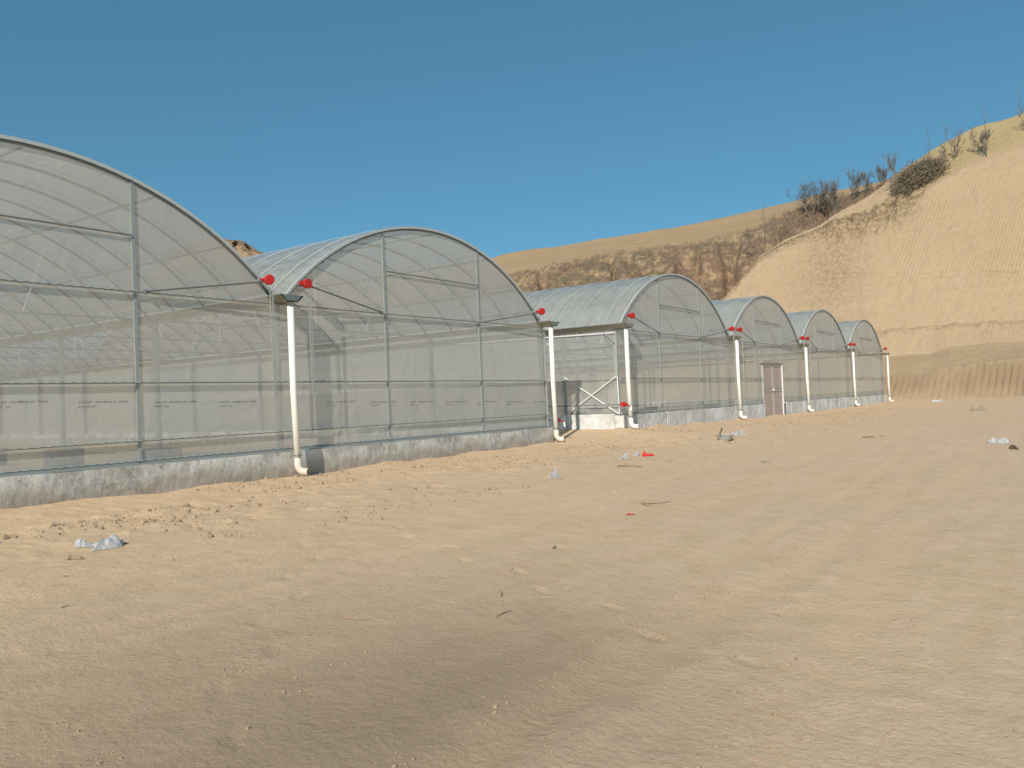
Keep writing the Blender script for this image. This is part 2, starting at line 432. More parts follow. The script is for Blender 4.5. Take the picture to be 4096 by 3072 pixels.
for y0, wd, k in ((-9.35, .16, 31), (-8.95, .1, 32), (-10.1, .2, 33), (-7.6, .14, 34)):
    for i in range(1500):
        X = -7.5+15*random.random()**1.5
        if float(fbm(np.array(X*1.2), np.array(k*2.), 3, k+5)) < -.05: continue
        clod(X, rut_y(X, k, y0)+random.choice((-1, 1))*wd*1.6+random.gauss(0, .05), min(.02, random.lognormvariate(-5.5, .55)))
for i in range(500):
    X = 5+40*random.random(); Y = random.uniform(-11, -2); clod(X, Y, min(.05, random.lognormvariate(-4.1, .5)))
CLOD = simple('clod_soil', (.37, .265, .17), 1, 0, .3, 9, .5)
tag(mb.build('soil_clods', CLOD), 'loose soil clods scattered over the bare ground along the greenhouse wall', 'soil clods', kind='stuff')

# ------------------------------------------------------------------ hills
def column_xy(px):            # horizontal unit direction of an image column near the horizon
    d = ray(px, 1400); h = math.hypot(d[0], d[1]); return d[0]/h, d[1]/h
def z_at(px, py, dist):       # height of image point when it stands `dist` metres away
    d = ray(px, py); h = math.hypot(d[0], d[1]); return CAM[2]+d[2]/h*dist, d[0]/h, d[1]/h
def lerp_rows(rows, counts):
    out = []
    for i in range(len(rows)-1):
        for k in range(counts[i]):
            t = k/counts[i]; out.append(rows[i]*(1-t)+rows[i+1]*t)
    out.append(rows[-1]); return np.array(out)

# right-hand cut slope
pxs = np.arange(2420, 5600, 4.0)
def knots(x, K): return np.interp(x, [k[0] for k in K], [k[1] for k in K])
Ktop = [(2420,1560),(2600,1480),(2750,1345),(2900,1185),(2943,1136),(2981,1082),(3036,1023),(3144,957),(3280,903),(3361,849),(3415,822),(3524,751),(3578,703),(3627,665),(3703,616),(3768,578),(3876,524),(3985,488),(4093,450),(4600,330),(5600,260)]
Kedge = [(2420,1562),(2600,1483),(2750,1350),(2900,1192),(2943,1142),(2981,1090),(3036,1032),(3144,968),(3280,916),(3361,872),(3415,858),(3500,832),(3600,805),(3670,784),(3855,675),(4093,594),(4600,470),(5600,400)]
K1 = [(3570,1498),(3640,1492),(3830,1470),(3950,1450),(4096,1438),(5600,1400)]
K2 = [(3570,1424),(3730,1414),(3802,1389),(3965,1373),(4096,1366),(5600,1330)]
K3 = [(3542,1322),(3730,1304),(3965,1290),(4096,1281),(5600,1240)]
rows = [[] for _ in range(9)]
for px in pxs:
    def P_at(py, X, mx=1.):
        d = ray(px, py); t = (X-CAM[0])/d[0]; return CAM+t*d
    q = max(px, 3570)
    dq = ray(px, 1500); u = dq[1]/dq[0]
    def flat(K, X):
        d = ray(q, knots(q, K)); t = (X-CAM[0])/d[0]; z = CAM[2]+t*d[2]
        return np.array([X, CAM[1]+(X-CAM[0])*u, z])
    toe = np.array([50.0, CAM[1]+(50-CAM[0])*u, .35])
    a1 = flat(K1, 51.6); a2 = flat(K2, 57.5); a3 = flat(K3, 59.3)
    a3b = a3+np.array([.7, .7*u, .05])
    zb = a3b[2]
    def slope_hit(py, X0, z0, k):
        d = ray(px, py)      # X = X0 + k*(z-z0)
        t = (X0+k*(CAM[2]-z0)-CAM[0])/(d[0]-k*d[2]); return CAM+t*d
    e = slope_hit(knots(px, Kedge), a3b[0], zb, .78)
    if e[2] < zb:      # left end, where the cut dies out behind the greenhouses
        e = np.array([a3b[0]+.3, CAM[1]+(a3b[0]+.3-CAM[0])*u, max(e[2], .3)])
        for a in (a1, a2, a3, a3b): a[2] = min(a[2], max(e[2]-.05, .3))
    c = slope_hit(knots(px, Ktop), e[0], e[2], 1.35)
    if c[2] < e[2]: c = e+np.array([.5, .5*u, .05])
    b1 = c+np.array([14, 14*u, -.6]); b2 = c+np.array([70, 70*u, -6])
    mid = a3b*.62+e*.38; mid2 = mid.copy()
    for i, p in enumerate((toe, a1, a2, a3, a3b, e, c, b1, b2)): rows[i].append(p)
RW = [np.array(r) for r in rows]
G_ = lerp_rows(RW, [26, 34, 26, 6, 170, 60, 10, 6])
tt = []
cnt = [26, 34, 26, 6, 170, 60, 10, 6]
for i, c_ in enumerate(cnt): tt += [i+k/c_ for k in range(c_)]
tt.append(8.0); tt = np.array(tt)[:, None]*np.ones((1, len(pxs)))
Yw = G_[..., 1]+.0; Zw = G_[..., 2]
# excavator tooth marks: grooves running down the cut faces
band = (np.exp(-((tt-.5)/.42)**4)+sm(2.05, 2.2, tt)*sm(3.05, 2.9, tt)*.7+sm(4.05, 4.3, tt)*sm(5.0, 4.85, tt))
ph = (Yw+.22*Zw*np.where(tt < 4, .8, 1-.5*sm(-2, 8, Yw)))*2*math.pi/np.where(tt < 2, .38, .25)+3*fbm(Yw*.25, Zw*.2, 3, 71)
patch = np.clip(.45+1.3*fbm(Yw*.22, Zw*.16, 3, 73), 0, 1)
amp = np.where(tt < 1, .085, .058)
G_[..., 0] += band*amp*np.sin(ph)*patch
brk = .16*fbm(Yw*.5, Zw*.4, 5, 75)+.05*fbm(Yw*2.5, Zw*2.5, 3, 76)
G_[..., 0] += brk*sm(0, .2, tt)
lip = np.exp(-((tt-1.0)/.06)**2)*.25+np.exp(-((tt-3.05)/.3)**2)*.30
G_[..., 2] += lip*fbm(Yw*1.6, Zw*0, 4, 77)
G_[..., 0] += .22*np.exp(-((Zw-10.2-.12*Yw-.3*fbm(Yw*.3, Zw*0, 3, 78))/.22)**2)*sm(4, 4.1, tt)*sm(5, 4.9, tt)*np.clip(.5+fbm(Yw*.4, Zw*0, 3, 85), 0, 1)   # faint ledge half-way up
# eroded lip under the brush
pxg = pxs[None, :]*np.ones_like(tt)
ez = np.exp(-((tt-4.97)/.17)**2)*sm(3200, 3420, pxg)*sm(3720, 3600, pxg)
G_[..., 0] += ez*1.3*np.clip(fbm(Yw*.9, Zw*.7, 5, 79), -.6, 1)
G_[..., 2] += ez*.8*fbm(Yw*1.4, Zw*.9, 4, 80)
rz = np.clip(ez*1.1+.55*np.exp(-((tt-4.55)/.4)**2)*np.exp(-((pxg-3330)/130)**2)+np.exp(-((tt-5)/.06)**2)*sm(3450, 3300, pxg)
     + .5*np.exp(-((tt-2.95)/.12)**2), 0, 1)
gr = sm(5.0, 5.25, tt)*sm(3500, 3750, pxg)+.35*np.exp(-((tt-1.4)/.5)**2)
fbl = fbm(Yw*.35, G_[..., 0]*.35, 4, 83)
G_[..., 2] += .22*fbl*sm(5, 5.2, tt)+.25*fbl*sm(1, 1.2, tt)*sm(2, 1.8, tt)
o = gridmesh('cut_slope', G_, len(pxs), len(G_), CUT, {'rough_zone': rz, 'grassy': np.clip(gr, 0, 1), 'bank_dark': np.clip(sm(1.04, .96, tt)*(.75+fbm(Yw*.4, Zw*.5, 3, 84)), 0, 1)}); tag(o, kind='structure')

# vegetated hillside with a ploughed field above
hx = np.arange(1500, 3900, 6.0)
Kc = [(1500,1085),(1800,1060),(1960,1036),(2008,1017),(2106,1000),(2225,986),(2366,962),(2551,932),(2741,903),(2900,868),(3025,841),(3149,811),(3290,773),(3513,730),(3573,711),(3900,650)]
Kv = [(1500,1130),(1960,1112),(2060,1092),(2200,1058),(2300,1040),(2450,1012),(2620,978),(2800,962),(2950,935),(3050,890),(3150,850),(3300,806),(3500,752),(3700,690),(3900,660)]
hr = [[] for _ in range(5)]
for px in hx:
    zc, dx, dy = z_at(px, knots(px, Kc), 150.); zv, _, _ = z_at(px, knots(px, Kv), 112.)
    def at(dist, z): return np.array([CAM[0]+dx*dist, CAM[1]+dy*dist, z])
    hr[0].append(at(74, .2)); hr[1].append(at(112, zv)); hr[2].append(at(115, zv+.5)); hr[3].append(at(150, zc)); hr[4].append(at(230, zc-8))
HG = lerp_rows([np.array(r) for r in hr], [150, 6, 70, 10])
tv = []
for i, c_ in enumerate([150, 6, 70, 10]): tv += [i+k/c_ for k in range(c_)]
tv.append(4.0); tv = np.array(tv)[:, None]*np.ones((1, len(hx)))
ar = hx*.035                                        # metres along the hillside
A_ = ar[None, :]*np.ones_like(tv); Zh = HG[..., 2]
gul = np.abs(fbm(A_*.16, tv*1.1, 4, 91))
hm = sm(0, .15, tv)*sm(1.0, .82, tv)
dz = hm*(-2.2*np.exp(-(gul/.10)**2)+1.6*fbm(A_*.28, tv*5, 5, 93)+.5*fbm(A_*1.2, tv*18, 4, 94))
dz += np.exp(-((tv-1)/.03)**2)*.5*fbm(A_*.6, tv, 4, 97)+.12*fbm(A_*.5, tv*20, 3, 95)*sm(1, 1.1, tv)
HG[..., 2] += dz
vegm = np.clip(sm(1.02, .96, tv), 0, 1)
vegm = vegm*np.clip(.9-1.1*np.exp(-(gul/.05)**2)*0+.9*fbm(A_*.13, tv*3, 3, 99)+.25, 0, 1)
o = gridmesh('hillside', HG, len(hx), len(HG), HILL, {'veg': vegm}); tag(o, kind='structure')
# eroded knoll behind the nearest roofs
kx = np.arange(-900, 1600, 6.0)
Kk = [(-900,1490),(0,1480),(380,1440),(500,1200),(700,990),(830,950),(885,948),(930,958),(985,972),(1030,1000),(1080,1016),(1200,1060),(1500,1150)]
kr = [[] for _ in range(4)]
for px in kx:
    zc, dx, dy = z_at(px, knots(px, Kk), 92.)
    zc2, _, _ = z_at(px, knots(px, Kk)+34, 90.)
    kr[0].append((CAM[0]+dx*72, CAM[1]+dy*72, .2)); kr[1].append((CAM[0]+dx*90, CAM[1]+dy*90, max(zc2, .3)))
    kr[2].append((CAM[0]+dx*92, CAM[1]+dy*92, max(zc, .3))); kr[3].append((CAM[0]+dx*140, CAM[1]+dy*140, .2))
KG = lerp_rows([np.array(r) for r in kr], [60, 40, 10])
tk = np.array([k/60 for k in range(60)]+[1+k/40 for k in range(40)]+[2+k/10 for k in range(10)]+[3.])[:, None]*np.ones((1, len(kx)))
Ak = (kx*.027)[None, :]*np.ones_like(tk)
KG[..., 2] += sm(1, 1.3, tk)*sm(2.3, 2, tk)*.28*fbm(Ak*1.6, tk*3, 4, 111)
KG[..., 1] += sm(.9, 1.1, tk)*sm(2, 1.8, tk)*1.1*fbm(Ak*1.4, tk*2.2, 4, 112)
o = gridmesh('hill', KG, len(kx), len(KG), HILL, {'veg': np.clip(np.exp(-((tk-1.75)/.3)**2)*1.2+.9*np.exp(-((tk-1.15)/.12)**2), 0, 1)}); tag(o, kind='structure')

# ------------------------------------------------------------------ greenhouses
ZE = 3.35; ZR = 5.15; FOOT = 3.5; HS = 3.85; RR = (HS**2+(ZR-FOOT)**2)/(2*(ZR-FOOT)); ZC = ZR-RR
def arch_z(dx): return ZC+math.sqrt(max(RR*RR-dx*dx, 0))
HP = .9
def arch_pts(r=0., n=28, full=True):
    a0 = math.asin(HS/RR); return [((RR+r)*math.sin(-a0+2*a0*i/n), 0, ZC+(RR+r)*math.cos(-a0+2*a0*i/n)) for i in range(n+1)]
def greenhouse(name, xs, y0, depth, zp, label, door=None, plinth_mat=None, joints=None, ground_zb=.35):
    x0 = xs[0]; x1 = xs[-1]; nb = len(xs)-1
    root = empty(name, (x0, y0, 0), label, 'greenhouse', None)
    def L(x, y, z): return (x-x0, y, z)       # local coordinates
    yd = depth
    # plinth
    if joints is None:
        b = MB(); b.box(L(x0-.14, -.13, .1), L(x1+.14, .12, zp)); bvl(b, 'plinth', plinth_mat, root)
    else:
        for i in range(len(joints)-1):
            a, c = joints[i], joints[i+1]
            if door and a >= door[0]-.2 and c <= door[1]+.2: continue
            b = MB(); b.box(L(a+.035, -.13, .1), L(c-.035, .12, zp)); bvl(b, 'plinth_block', plinth_mat, root)
        b = MB(); b.box(L(x0, -.110, .1), L(door[0], .08, zp-.02)); b.box(L(door[1], -.110, .1), L(x1, .08, zp-.02)); b.build('plinth_core', PADC, root)
    for sx, dx in ((x0, -.12), (x1, .12)):
        b = MB(); b.box(L(min(sx-.12, sx+.12), .125, .1), L(max(sx-.12, sx+.12), yd, zp+.05)); bvl(b, 'side_plinth', plinth_mat, root)
    b = MB(); b.box(L(x0-.12, yd+.003, .1), L(x1+.12, yd+.24, zp)); b.build('rear_plinth', plinth_mat, root)
    # end walls: one film panel per bay, front and rear
    nd = 40
    for i in range(nb):
        xa, xb = xs[i], xs[i+1]; xc = (xa+xb)/2
        for yy, fr in ((0., True), (yd+.1, False)):
            b = MB(); ex = sorted(set([-4, -HS]+[-HS+2*HS*k/nd for k in range(nd+1)]+[4] +
                       ([door[0]-xc, door[1]-xc] if door and fr and xa < door[0] < xb else [])))
            vs = []; fs = []
            for e in ex:
                zt = arch_z(e)-.01 if abs(e) <= HS-1e-6 else FOOT-.08
                hd = door and fr and xa < door[0] < xb and door[0]-.001 <= xc+e <= door[1]+.001
                vs.append(L(xc+e, yy, zp+.02)); vs.append(L(xc+e, yy, 2.62)); vs.append(L(xc+e, yy, zt))
            for k in range(len(ex)-1):
                md = xc+(ex[k]+ex[k+1])/2
                if not (door and fr and door[0] < md < door[1]): fs.append((3*k, 3*k+3, 3*k+4, 3*k+1))
                fs.append((3*k+1, 3*k+4, 3*k+5, 3*k+2))
            b.add(vs, fs); ew = b.build('end_wall_film', FILM_W, root)
            if fr and name_text.get(name): printing(ew, xa-x0, xb-x0, xa)
    # side walls
    ny = 12
    for sx in (x0, x1):
        b = MB(); sg = -1 if sx == x0 else 1
        vs = []; fs = []
        for k in range(ny+1):
            y = yd*k/ny
            for zz in (zp+.07, (zp+FOOT)/2, FOOT-.1): vs.append(L(sx+sg*.05, y, zz))
        for k in range(ny):
            for j in range(2): a = 3*k+j; fs.append((a, a+3, a+4, a+1))
        b.add(vs, fs); b.build('side_film', FILM_S, root)
    # roofs
    for i in range(nb):
        xc = (xs[i]+xs[i+1])/2; n = 28; nyy = int(yd/HP)*2
        P = arch_pts(.03, n); vs = []; fs = []
        for k in range(nyy+1):
            y = -.04+(yd+.14)*k/nyy; sag = -.035 if k % 2 else 0
            for j, p in enumerate(P):
                s_ = sag*math.sin(math.pi*j/n)
                vs.append(L(xc+p[0]*(1+s_/RR), y, p[2]+s_))
        for k in range(nyy):
            for j in range(n): a = k*(n+1)+j; fs.append((a, a+1, a+n+2, a+n+1))
        b = MB(); b.add(vs, fs); rf = b.build('roof_film', FILM_R, root, smooth=True)
        b = MB(); b.add([L(xc+p[0], -.045, p[2]) for p in arch_pts(.038, 40)]+[L(xc+p[0], -.012, p[2]) for p in arch_pts(.038, 40)]
              +[L(xc+p[0], -.045, p[2]) for p in arch_pts(-.008, 40)],
              [(k, k+1, k+42, k+41) for k in range(40)]+[(k, k+82, k+83, k+1) for k in range(40)])
        b.build('gable_trim', TRIM, root)
    # hoops
    hoop = MB(); hoop.tube(arch_pts(-.022, 28), .022, 6)
    h0 = hoop.build('hoop', GALVD, root, smooth=True, loc=L((xs[0]+xs[1])/2, 0.0, 0))
    nh = int(round(depth/HP))
    for i in range(nb):
        for k in range(nh+1):
            if i == 0 and k == 0: continue
            dup(h0, root, (xs[i]-xs[0], k*HP, 0))
    # purlins
    pl = MB(); pl.tube([(0, .02, 0), (0, yd, 0)], .017, 6)
    first = None
    for i in range(nb):
        xc = (xs[i]+xs[i+1])/2
        for dx in (-2.96, -1.82, 0, 1.82, 2.96):
            lc = L(xc+dx, 0, arch_z(dx)-.065)
            if first is None: first = pl.build('purlin', GALVD, root, loc=lc)
            else: dup(first, root, Vector(lc)-Vector(first.location))
    # straps lying over the film
    st = MB(); st.tube(arch_pts(.042, 28), .007, 4)
    s0 = None
    for i in range(nb):
        for k in range(0, nh):
            lc = L((xs[i]+xs[i+1])/2, (k+.5)*HP, 0)
            if s0 is None: s0 = st.build('film_strap', ROPE, root, loc=lc)
            else: dup(s0, root, Vector(lc)-Vector(s0.location))
    # columns, trusses
    cm = MB(); cm.box((-.035, -.05, zp-.3), (.035, .05, ZE)); c0 = None
    ft = MB(); ft.box((-.30, -.28, .3), (.30, .28, .95)); f0 = None
    tm = MB(); tm.tube([(-3.98, 0, 3.4), (3.98, 0, 3.4)], .016, 5)
    tw = MB()
    tw.tube([(0, 0, 3.42), (0, 0, ZR-.06)], .013, 5)
    for s_ in (-1, 1):
        tw.tube([(s_*1.6, 0, 3.42), (s_*2.05, 0, arch_z(2.05)-.05)], .013, 5)
        tw.tube([(s_*3.0, 0, 3.42), (s_*1.9, 0, arch_z(1.9)-.05)], .010, 5)
    t0 = w0 = None
    nrow = int(depth/3.6)
    for k in range(nrow+1):
        for i, x in enumerate(xs):
            lc = L(x, .06 if k == 0 else k*3.6, 0)
            if c0 is None: c0 = bevel_less(cm, 'column', GALV, root, lc)
            else: dup(c0, root, Vector(lc)-Vector(c0.location))
            if k and k < 5 and 0 < i < nb:
                if f0 is None: f0 = ft.build('footing', PADC, root, loc=lc)
                else: dup(f0, root, Vector(lc)-Vector(f0.location))
            if k and i < nb:
                lc = L((x+xs[i+1])/2, k*3.6, 0)
                if t0 is None:
                    t0 = tm.build('tie_bar', GALVD, root, loc=lc); w0 = tw.build('truss_web', WHITE, root, loc=lc)
                else:
                    dup(t0, root, Vector(lc)-Vector(t0.location)); dup(w0, root, Vector(lc)-Vector(w0.location))
    # gutters
    gm = MB(); yg0, yg1 = -.36, yd+.3
    prof = [(-.235, ZE+.13), (-.20, ZE+.125), (-.11, ZE+.03), (.11, ZE+.03), (.20, ZE+.125), (.235, ZE+.13), (.235, ZE+.118), (.122, ZE+.017), (-.122, ZE+.017), (-.235, ZE+.118)]
    n = len(prof)
    gm.add([(p[0], yg0, p[1]) for p in prof]+[(p[0], yg1, p[1]) for p in prof], [(k, (k+1) % n, (k+1) % n+n, k+n) for k in range(n)])
    gm.add([(p[0], yg0-.004, p[1]) for p in prof[1:5]], [(0, 1, 2, 3)])
    g0 = None
    for x in xs:
        if g0 is None: g0 = gm.build('gutter', GUT, root, loc=L(x, 0, 0))
        else: dup(g0, root, (x-xs[0], 0, 0))
    # front: beam and film-lock rails with their wave wire
    def rail(xa, xb, z, r=.016, wire=True, y=-.036):
        b = MB(); r *= .85; b.box(L(xa, y-.012, z-r), L(xb, y+.012, z+r)); rl = b.build('rail', TRIM, root)
        wr = MB(); pts = []; k = 0; x = xa+.02
        while x < xb: pts.append(L(x, y-.018, z+(.006 if k % 2 else -.006))); x += .07; k += 1
        wr.tube(pts, .0055, 3); wr.build('lock_wire', WIRE, rl)
    segs = [(x0-.02, x1+.02)]
    rail(x0-.02, x1+.02, ZE, .014)
    cut = [(x0-.02, door[0]-.06), (door[1]+.06, x1+.02)] if door else segs
    for a, c in cut:
        rail(a, c, 2.06, .015); rail(a, c, zp+.055, .018); rail(a, c, 1.235 if not door else 1.33, .009)
    if not joints:
        b = MB(); b.box(L(x0-.03, -.09, zp+.002), L(x1+.03, .06, zp+.03)); b.build('plinth_sill', GALV, root)
    # front posts and ties
    for i in range(nb):
        for k, dx in enumerate((-1.47, 1.47)):
            x = (xs[i]+xs[i+1])/2+dx
            b = MB(); b.box(L(x-.026, -.020, zp+.031), L(x+.026, -.004, arch_z(dx)+.01)); b.build('gable_post', PALE, root)
        b = MB(); xc = (xs[i]+xs[i+1])/2
        b.tube([L(xc-1.44, -.03, 4.17), L(xc+1.44, -.03, 4.15)], .012, 5); b.build('gable_tie', GALVD, root)
        # thin intermediate uprights seen behind the film
    # down pipes
    zg = [min(ground_z(x, y0-.3), ground_z(x+.1, y0-.45)) for x in xs]
    for i, x in enumerate(xs):
        if x < -7.5: continue
        zb_ = zg[i]+.005; px_, py_ = x+.05*(1 if x < 1 else 0)-.02, -.27
        b = MB(); dirx, diry = .38, -.925
        top = ZE+.012; rp = .056
        b.tube([L(px_, py_, top), L(px_+.005, py_, (top+zb_)/2), L(px_+.03, py_-.02, zb_+.22)], rp, 18)
        dp = b.build('down_pipe', PVC, root, smooth=True)
        b = MB(); cx, cy_ = px_+.03, py_-.02; pts = []
        pts.append(L(cx, cy_, zb_+.30)); pts.append(L(cx, cy_, zb_+.19))
        for k in range(1, 7):
            a = math.pi/2*k/6; q = .12*(1-math.cos(a)); pts.append(L(cx+dirx*q, cy_+diry*q, zb_+.19-.12*math.sin(a)))
        pts.append(L(cx+dirx*.18, cy_+diry*.18, zb_+.068)); 
        b.tube(pts, rp+.006, 18, cap=False); inner = MB()
        b.tube(list(reversed(pts[1:])), rp-.004, 18, cap=False)
        d = Vector((dirx, diry, 0)); u_ = Vector((-diry, dirx, 0)); c = Vector(pts[-1])
        ring = [c+(u_*math.cos(2*math.pi*k/18)+Vector((0,0,1))*math.sin(2*math.pi*k/18))*(rp+.006) for k in range(18)]+[c+(u_*math.cos(2*math.pi*k/18)+Vector((0,0,1))*math.sin(2*math.pi*k/18))*(rp-.004) for k in range(18)]
        b.add(ring, [(k, (k+1) % 18, (k+1) % 18+18, k+18) for k in range(18)])
        b.build('elbow', PVC, dp, smooth=True)
        b = MB(); b.tube([L(px_+.03, py_-.02, zb_+.335), L(px_+.03, py_-.02, zb_+.35)], rp+.009, 18); b.build('clamp', GALVD, dp, smooth=True)
    # roll-up drives above each gutter
    for i, x in enumerate(xs):
        for s_ in (-1, 1):
            if (i == 0 and s_ < 0) or (i == nb and s_ > 0) or x < -7.5: continue
            mx = x+s_*.42+(-.0 if s_ > 0 else .04); mz = 3.70 if s_ < 0 else 3.71; my = -.26
            b = MB(); n = 8; ycs = [(my+.04, .06), (my+.03, .086), (my-.035, .086), (my-.043, .072)]
            if s_ > 0: ycs = [(my+.05, .07), (my+.04, .082), (my-.02, .084), (my-.032, .07)]
            vs = []; fs = []
            tl = -.42 if s_ < 0 else -.18             # housings are turned a little
            for (yy, r) in ycs:
                for k in range(n):
                    a = 2*math.pi*(k+.5)/n; qx = r*math.cos(a); qy = yy-my
                    vs.append(L(mx+qx*math.cos(tl)-qy*math.sin(tl), my+qx*math.sin(tl)+qy*math.cos(tl), mz+r*math.sin(a)))
            for r_ in range(len(ycs)-1):
                for k in range(n): a = r_*n+k; c = r_*n+(k+1) % n; fs.append((a, c, c+n, a+n))
            fs.append(tuple(range(n))); fs.append(tuple((len(ycs)-1)*n+k for k in range(n-1, -1, -1)))
            b.add(vs, fs)
            b.tube([L(mx, my+.03, mz), L(mx-s_*.0, my+.16, mz)], .034, 10)
            wz = s_ > 0
            b.tube([L(mx, my-.0, mz), L(mx-.13, my+.06, mz+.005)], .042 if wz else .017, 10)
            b.tube([L(mx-s_*.0, my+.02, mz-.02), L(mx+s_*.13 if wz else mx-.13, my+.02, mz-.05 if wz else mz-.015)], .016, 8)
            dr = b.build('roll_up_drive', RED, root)
            # rod to the gable post
            b = MB(); ex = x+s_*2.42
            b.tube([L(mx+s_*.10, my+.02, mz-.04), L(ex, -.06, ZE+.01)], .014, 6)
            b.tube([L(ex-.02*s_, -.06, ZE+.04), L(ex-.02*s_, -.06, ZE-.03)], .022, 6)
            b.build('guide_rod', GALVD, dr)
            # roll pipe along the roof edge
            b = MB(); rx = x+s_*.47; 
            b.tube([L(rx, -.16, 3.70), L(rx, yd*.5, 3.70), L(rx, yd, 3.70)], .016, 6); b.build('roll_pipe', GALV, root)
            b = MB()
            for q in range(4): b.tube([L(rx, .35+q*.55, 3.70), L(rx, .47+q*.55, 3.70)], .024, 6)
            b.build('pipe_clip', RUB, root)
            if x > -1 and not (abs(x-10.3) < .1 and s_ > 0) and not (abs(x-8) < .1):
                b = MB(); zb2 = 1.84
                lk = .042
                for o_, ph_ in ((-.028, 0), (.028, 1)):
                    z = mz-.1; k = 0
                    while z > zb2:
                        w1 = .0085 if (k+ph_) % 2 else .004; w2 = .004 if (k+ph_) % 2 else .0085
                        xx = mx+o_*(.35+.65*(z-zb2)/(mz-zb2)); b.box(L(xx-w1, my-w2-.05, z-lk), L(xx+w1, my+w2-.05, z-.006)); z -= lk*.92; k += 1
                b.build('pull_chain', CHAIN, dr)
    return root
name_text = {'greenhouse': 1}
_txt = {}
def printing(parent, xa, xb, wx):
    # two lines of small dark print repeated along the film, too small to read
    r2 = random.Random(3)
    mesh = MB()
    def glyph(x, z, h):
        wd = h*.8
        for _ in range(r2.randint(2, 4)):
            if r2.random() < .55:
                zz = z+h*r2.uniform(.05, .9); mesh.add([(x, -.006, zz), (x+wd, -.006, zz), (x+wd, -.006, zz+h*.16), (x, -.006, zz+h*.16)], [(0, 1, 2, 3)])
            else:
                xx = x+wd*r2.uniform(0, .8); mesh.add([(xx, -.006, z), (xx+h*.15, -.006, z), (xx+h*.15, -.006, z+h), (xx, -.006, z+h)], [(0, 1, 2, 3)])
    x = .11
    for k in range(22):
        if k not in (6, 17): glyph(x, .058, .026)
        x += .031
    x = .10
    for k in range(8):
        if k != 5: glyph(x, 0, .023)
        x += .030
    glyph(0, .064, .012)
    xw = wx+.33
    X = -3.47-1.085*3
    while X < 7.6:
        if wx+.1 < X < wx+7.4:
            if 'm' not in _txt: o = mesh.build('printed_text', INK, parent, loc=(X-wx+xa, 0, 1.73-.024*(X+3.4))); _txt['m'] = o
            else:
                o = _txt['m'].copy(); COL.objects.link(o); o.parent = parent; o.location = (X-wx+xa, 0, 1.73-.024*(X+3.4))
        X += 1.085
def bvl(b, name, mat, parent):
    # subdivided box whose face is uneven like hand-plastered concrete
    o = b.build(name, mat, parent)
    import bmesh
    bm = bmesh.new(); bm.from_mesh(o.data)
    Lx = max(v.co.x for v in bm.verts)-min(v.co.x for v in bm.verts); Ly = max(v.co.y for v in bm.verts)-min(v.co.y for v in bm.verts)
    es = [e for e in bm.edges if abs(e.verts[0].co.x-e.verts[1].co.x) > .3] if Lx > Ly else [e for e in bm.edges if abs(e.verts[0].co.y-e.verts[1].co.y) > .3]
    bmesh.ops.subdivide_edges(bm, edges=es, cuts=max(4, min(260, int(max(Lx, Ly)/.07))), use_grid_fill=False)
    es = [e for e in bm.edges if abs(e.verts[0].co.z-e.verts[1].co.z) > .3]
    bmesh.ops.subdivide_edges(bm, edges=es, cuts=5, use_grid_fill=True)
    for v in bm.verts:
        p = v.co*2.6; q = v.co*11
        k = mn.noise(p)*.012+mn.noise(q)*.007
        if Lx > Ly: v.co.y += k
        else: v.co.x += k
        if v.co.z > .6: v.co.z += mn.noise(Vector((v.co.x*1.7, v.co.y*1.7, 4)))*.010
    bm.to_mesh(o.data); bm.free()
    return o
def bevel_less(b, name, mat, parent, loc): return b.build(name, mat, parent, loc=loc)
GUT = simple('gutter_steel', (.36, .345, .28), .35, .75, .2, 5)

g1 = greenhouse('greenhouse', [-8, 0, 8], 0., 36., .90, 'nearer two-arch plastic film greenhouse with printed film on a rough grey plinth, at the left', plinth_mat=CONC1)
jx = [hit(px, 1650, 1, -.97)[0] for px in (2668, 2826)]
jt = [10.18, jx[0], jx[1], 18.25, 21.36, 23.80, 24.45]+[hit(px, 1630, 1, -.97)[0] for px in (3216, 3286, 3322, 3359, 3416, 3465, 3518)]+[42.42]
jt = sorted(jt)
g2 = greenhouse('greenhouse', [10.3, 18.3, 26.3, 34.3, 42.3], -.84, 21.6, 1.10, 'farther four-arch film greenhouse with a double door and pale block plinth below the cut hillside',
                door=(21.43, 23.73), plinth_mat=CONC2, joints=jt)

# door of the second greenhouse
b = MB(); X0 = 10.3
def DL(x, y, z): return (x-X0, y, z)
b.box(DL(21.43, -.06, .58), DL(21.50, .05, 2.62)); b.box(DL(21.50, -.058, 2.55), DL(23.66, .048, 2.62))
b.box(DL(21.50, -.05, .56), DL(23.66, .04, .61))
dfm = b.build('door', DOORF, g2)
b = MB(); b.box(DL(23.66, -.07, .58), DL(23.74, .05, 2.625)); b.build('jamb', WHITE, dfm)
for xa, xb in ((21.505, 22.56), (22.60, 23.655)):
    b = MB()
    b.box(DL(xa, -.028, .62), DL(xb, -.004, 2.545)); lf = b.build('door_leaf', DOORP, dfm)
    b = MB()
    for a in (xa, xb-.05): b.box(DL(a, -.045, .62), DL(a+.05, -.0285, 2.545))
    for z in (.62, 1.55, 1.68, 2.49): b.box(DL(xa+.05, -.043, z), DL(xb-.05, -.0285, z+.055))
    b.build('leaf_frame', DOORF, dfm)
b = MB(); b.box(DL(22.45, -.075, 1.60), DL(22.72, -.046, 1.64)); b.tube([DL(22.5, -.09, 1.56), DL(22.5, -.09, 1.68)], .012, 6); b.build('handle', WHITE, dfm)
b = MB(); b.box(DL(21.30, -.09, 2.627), DL(23.88, .06, 2.67)); b.build('lintel', DOORF, dfm)

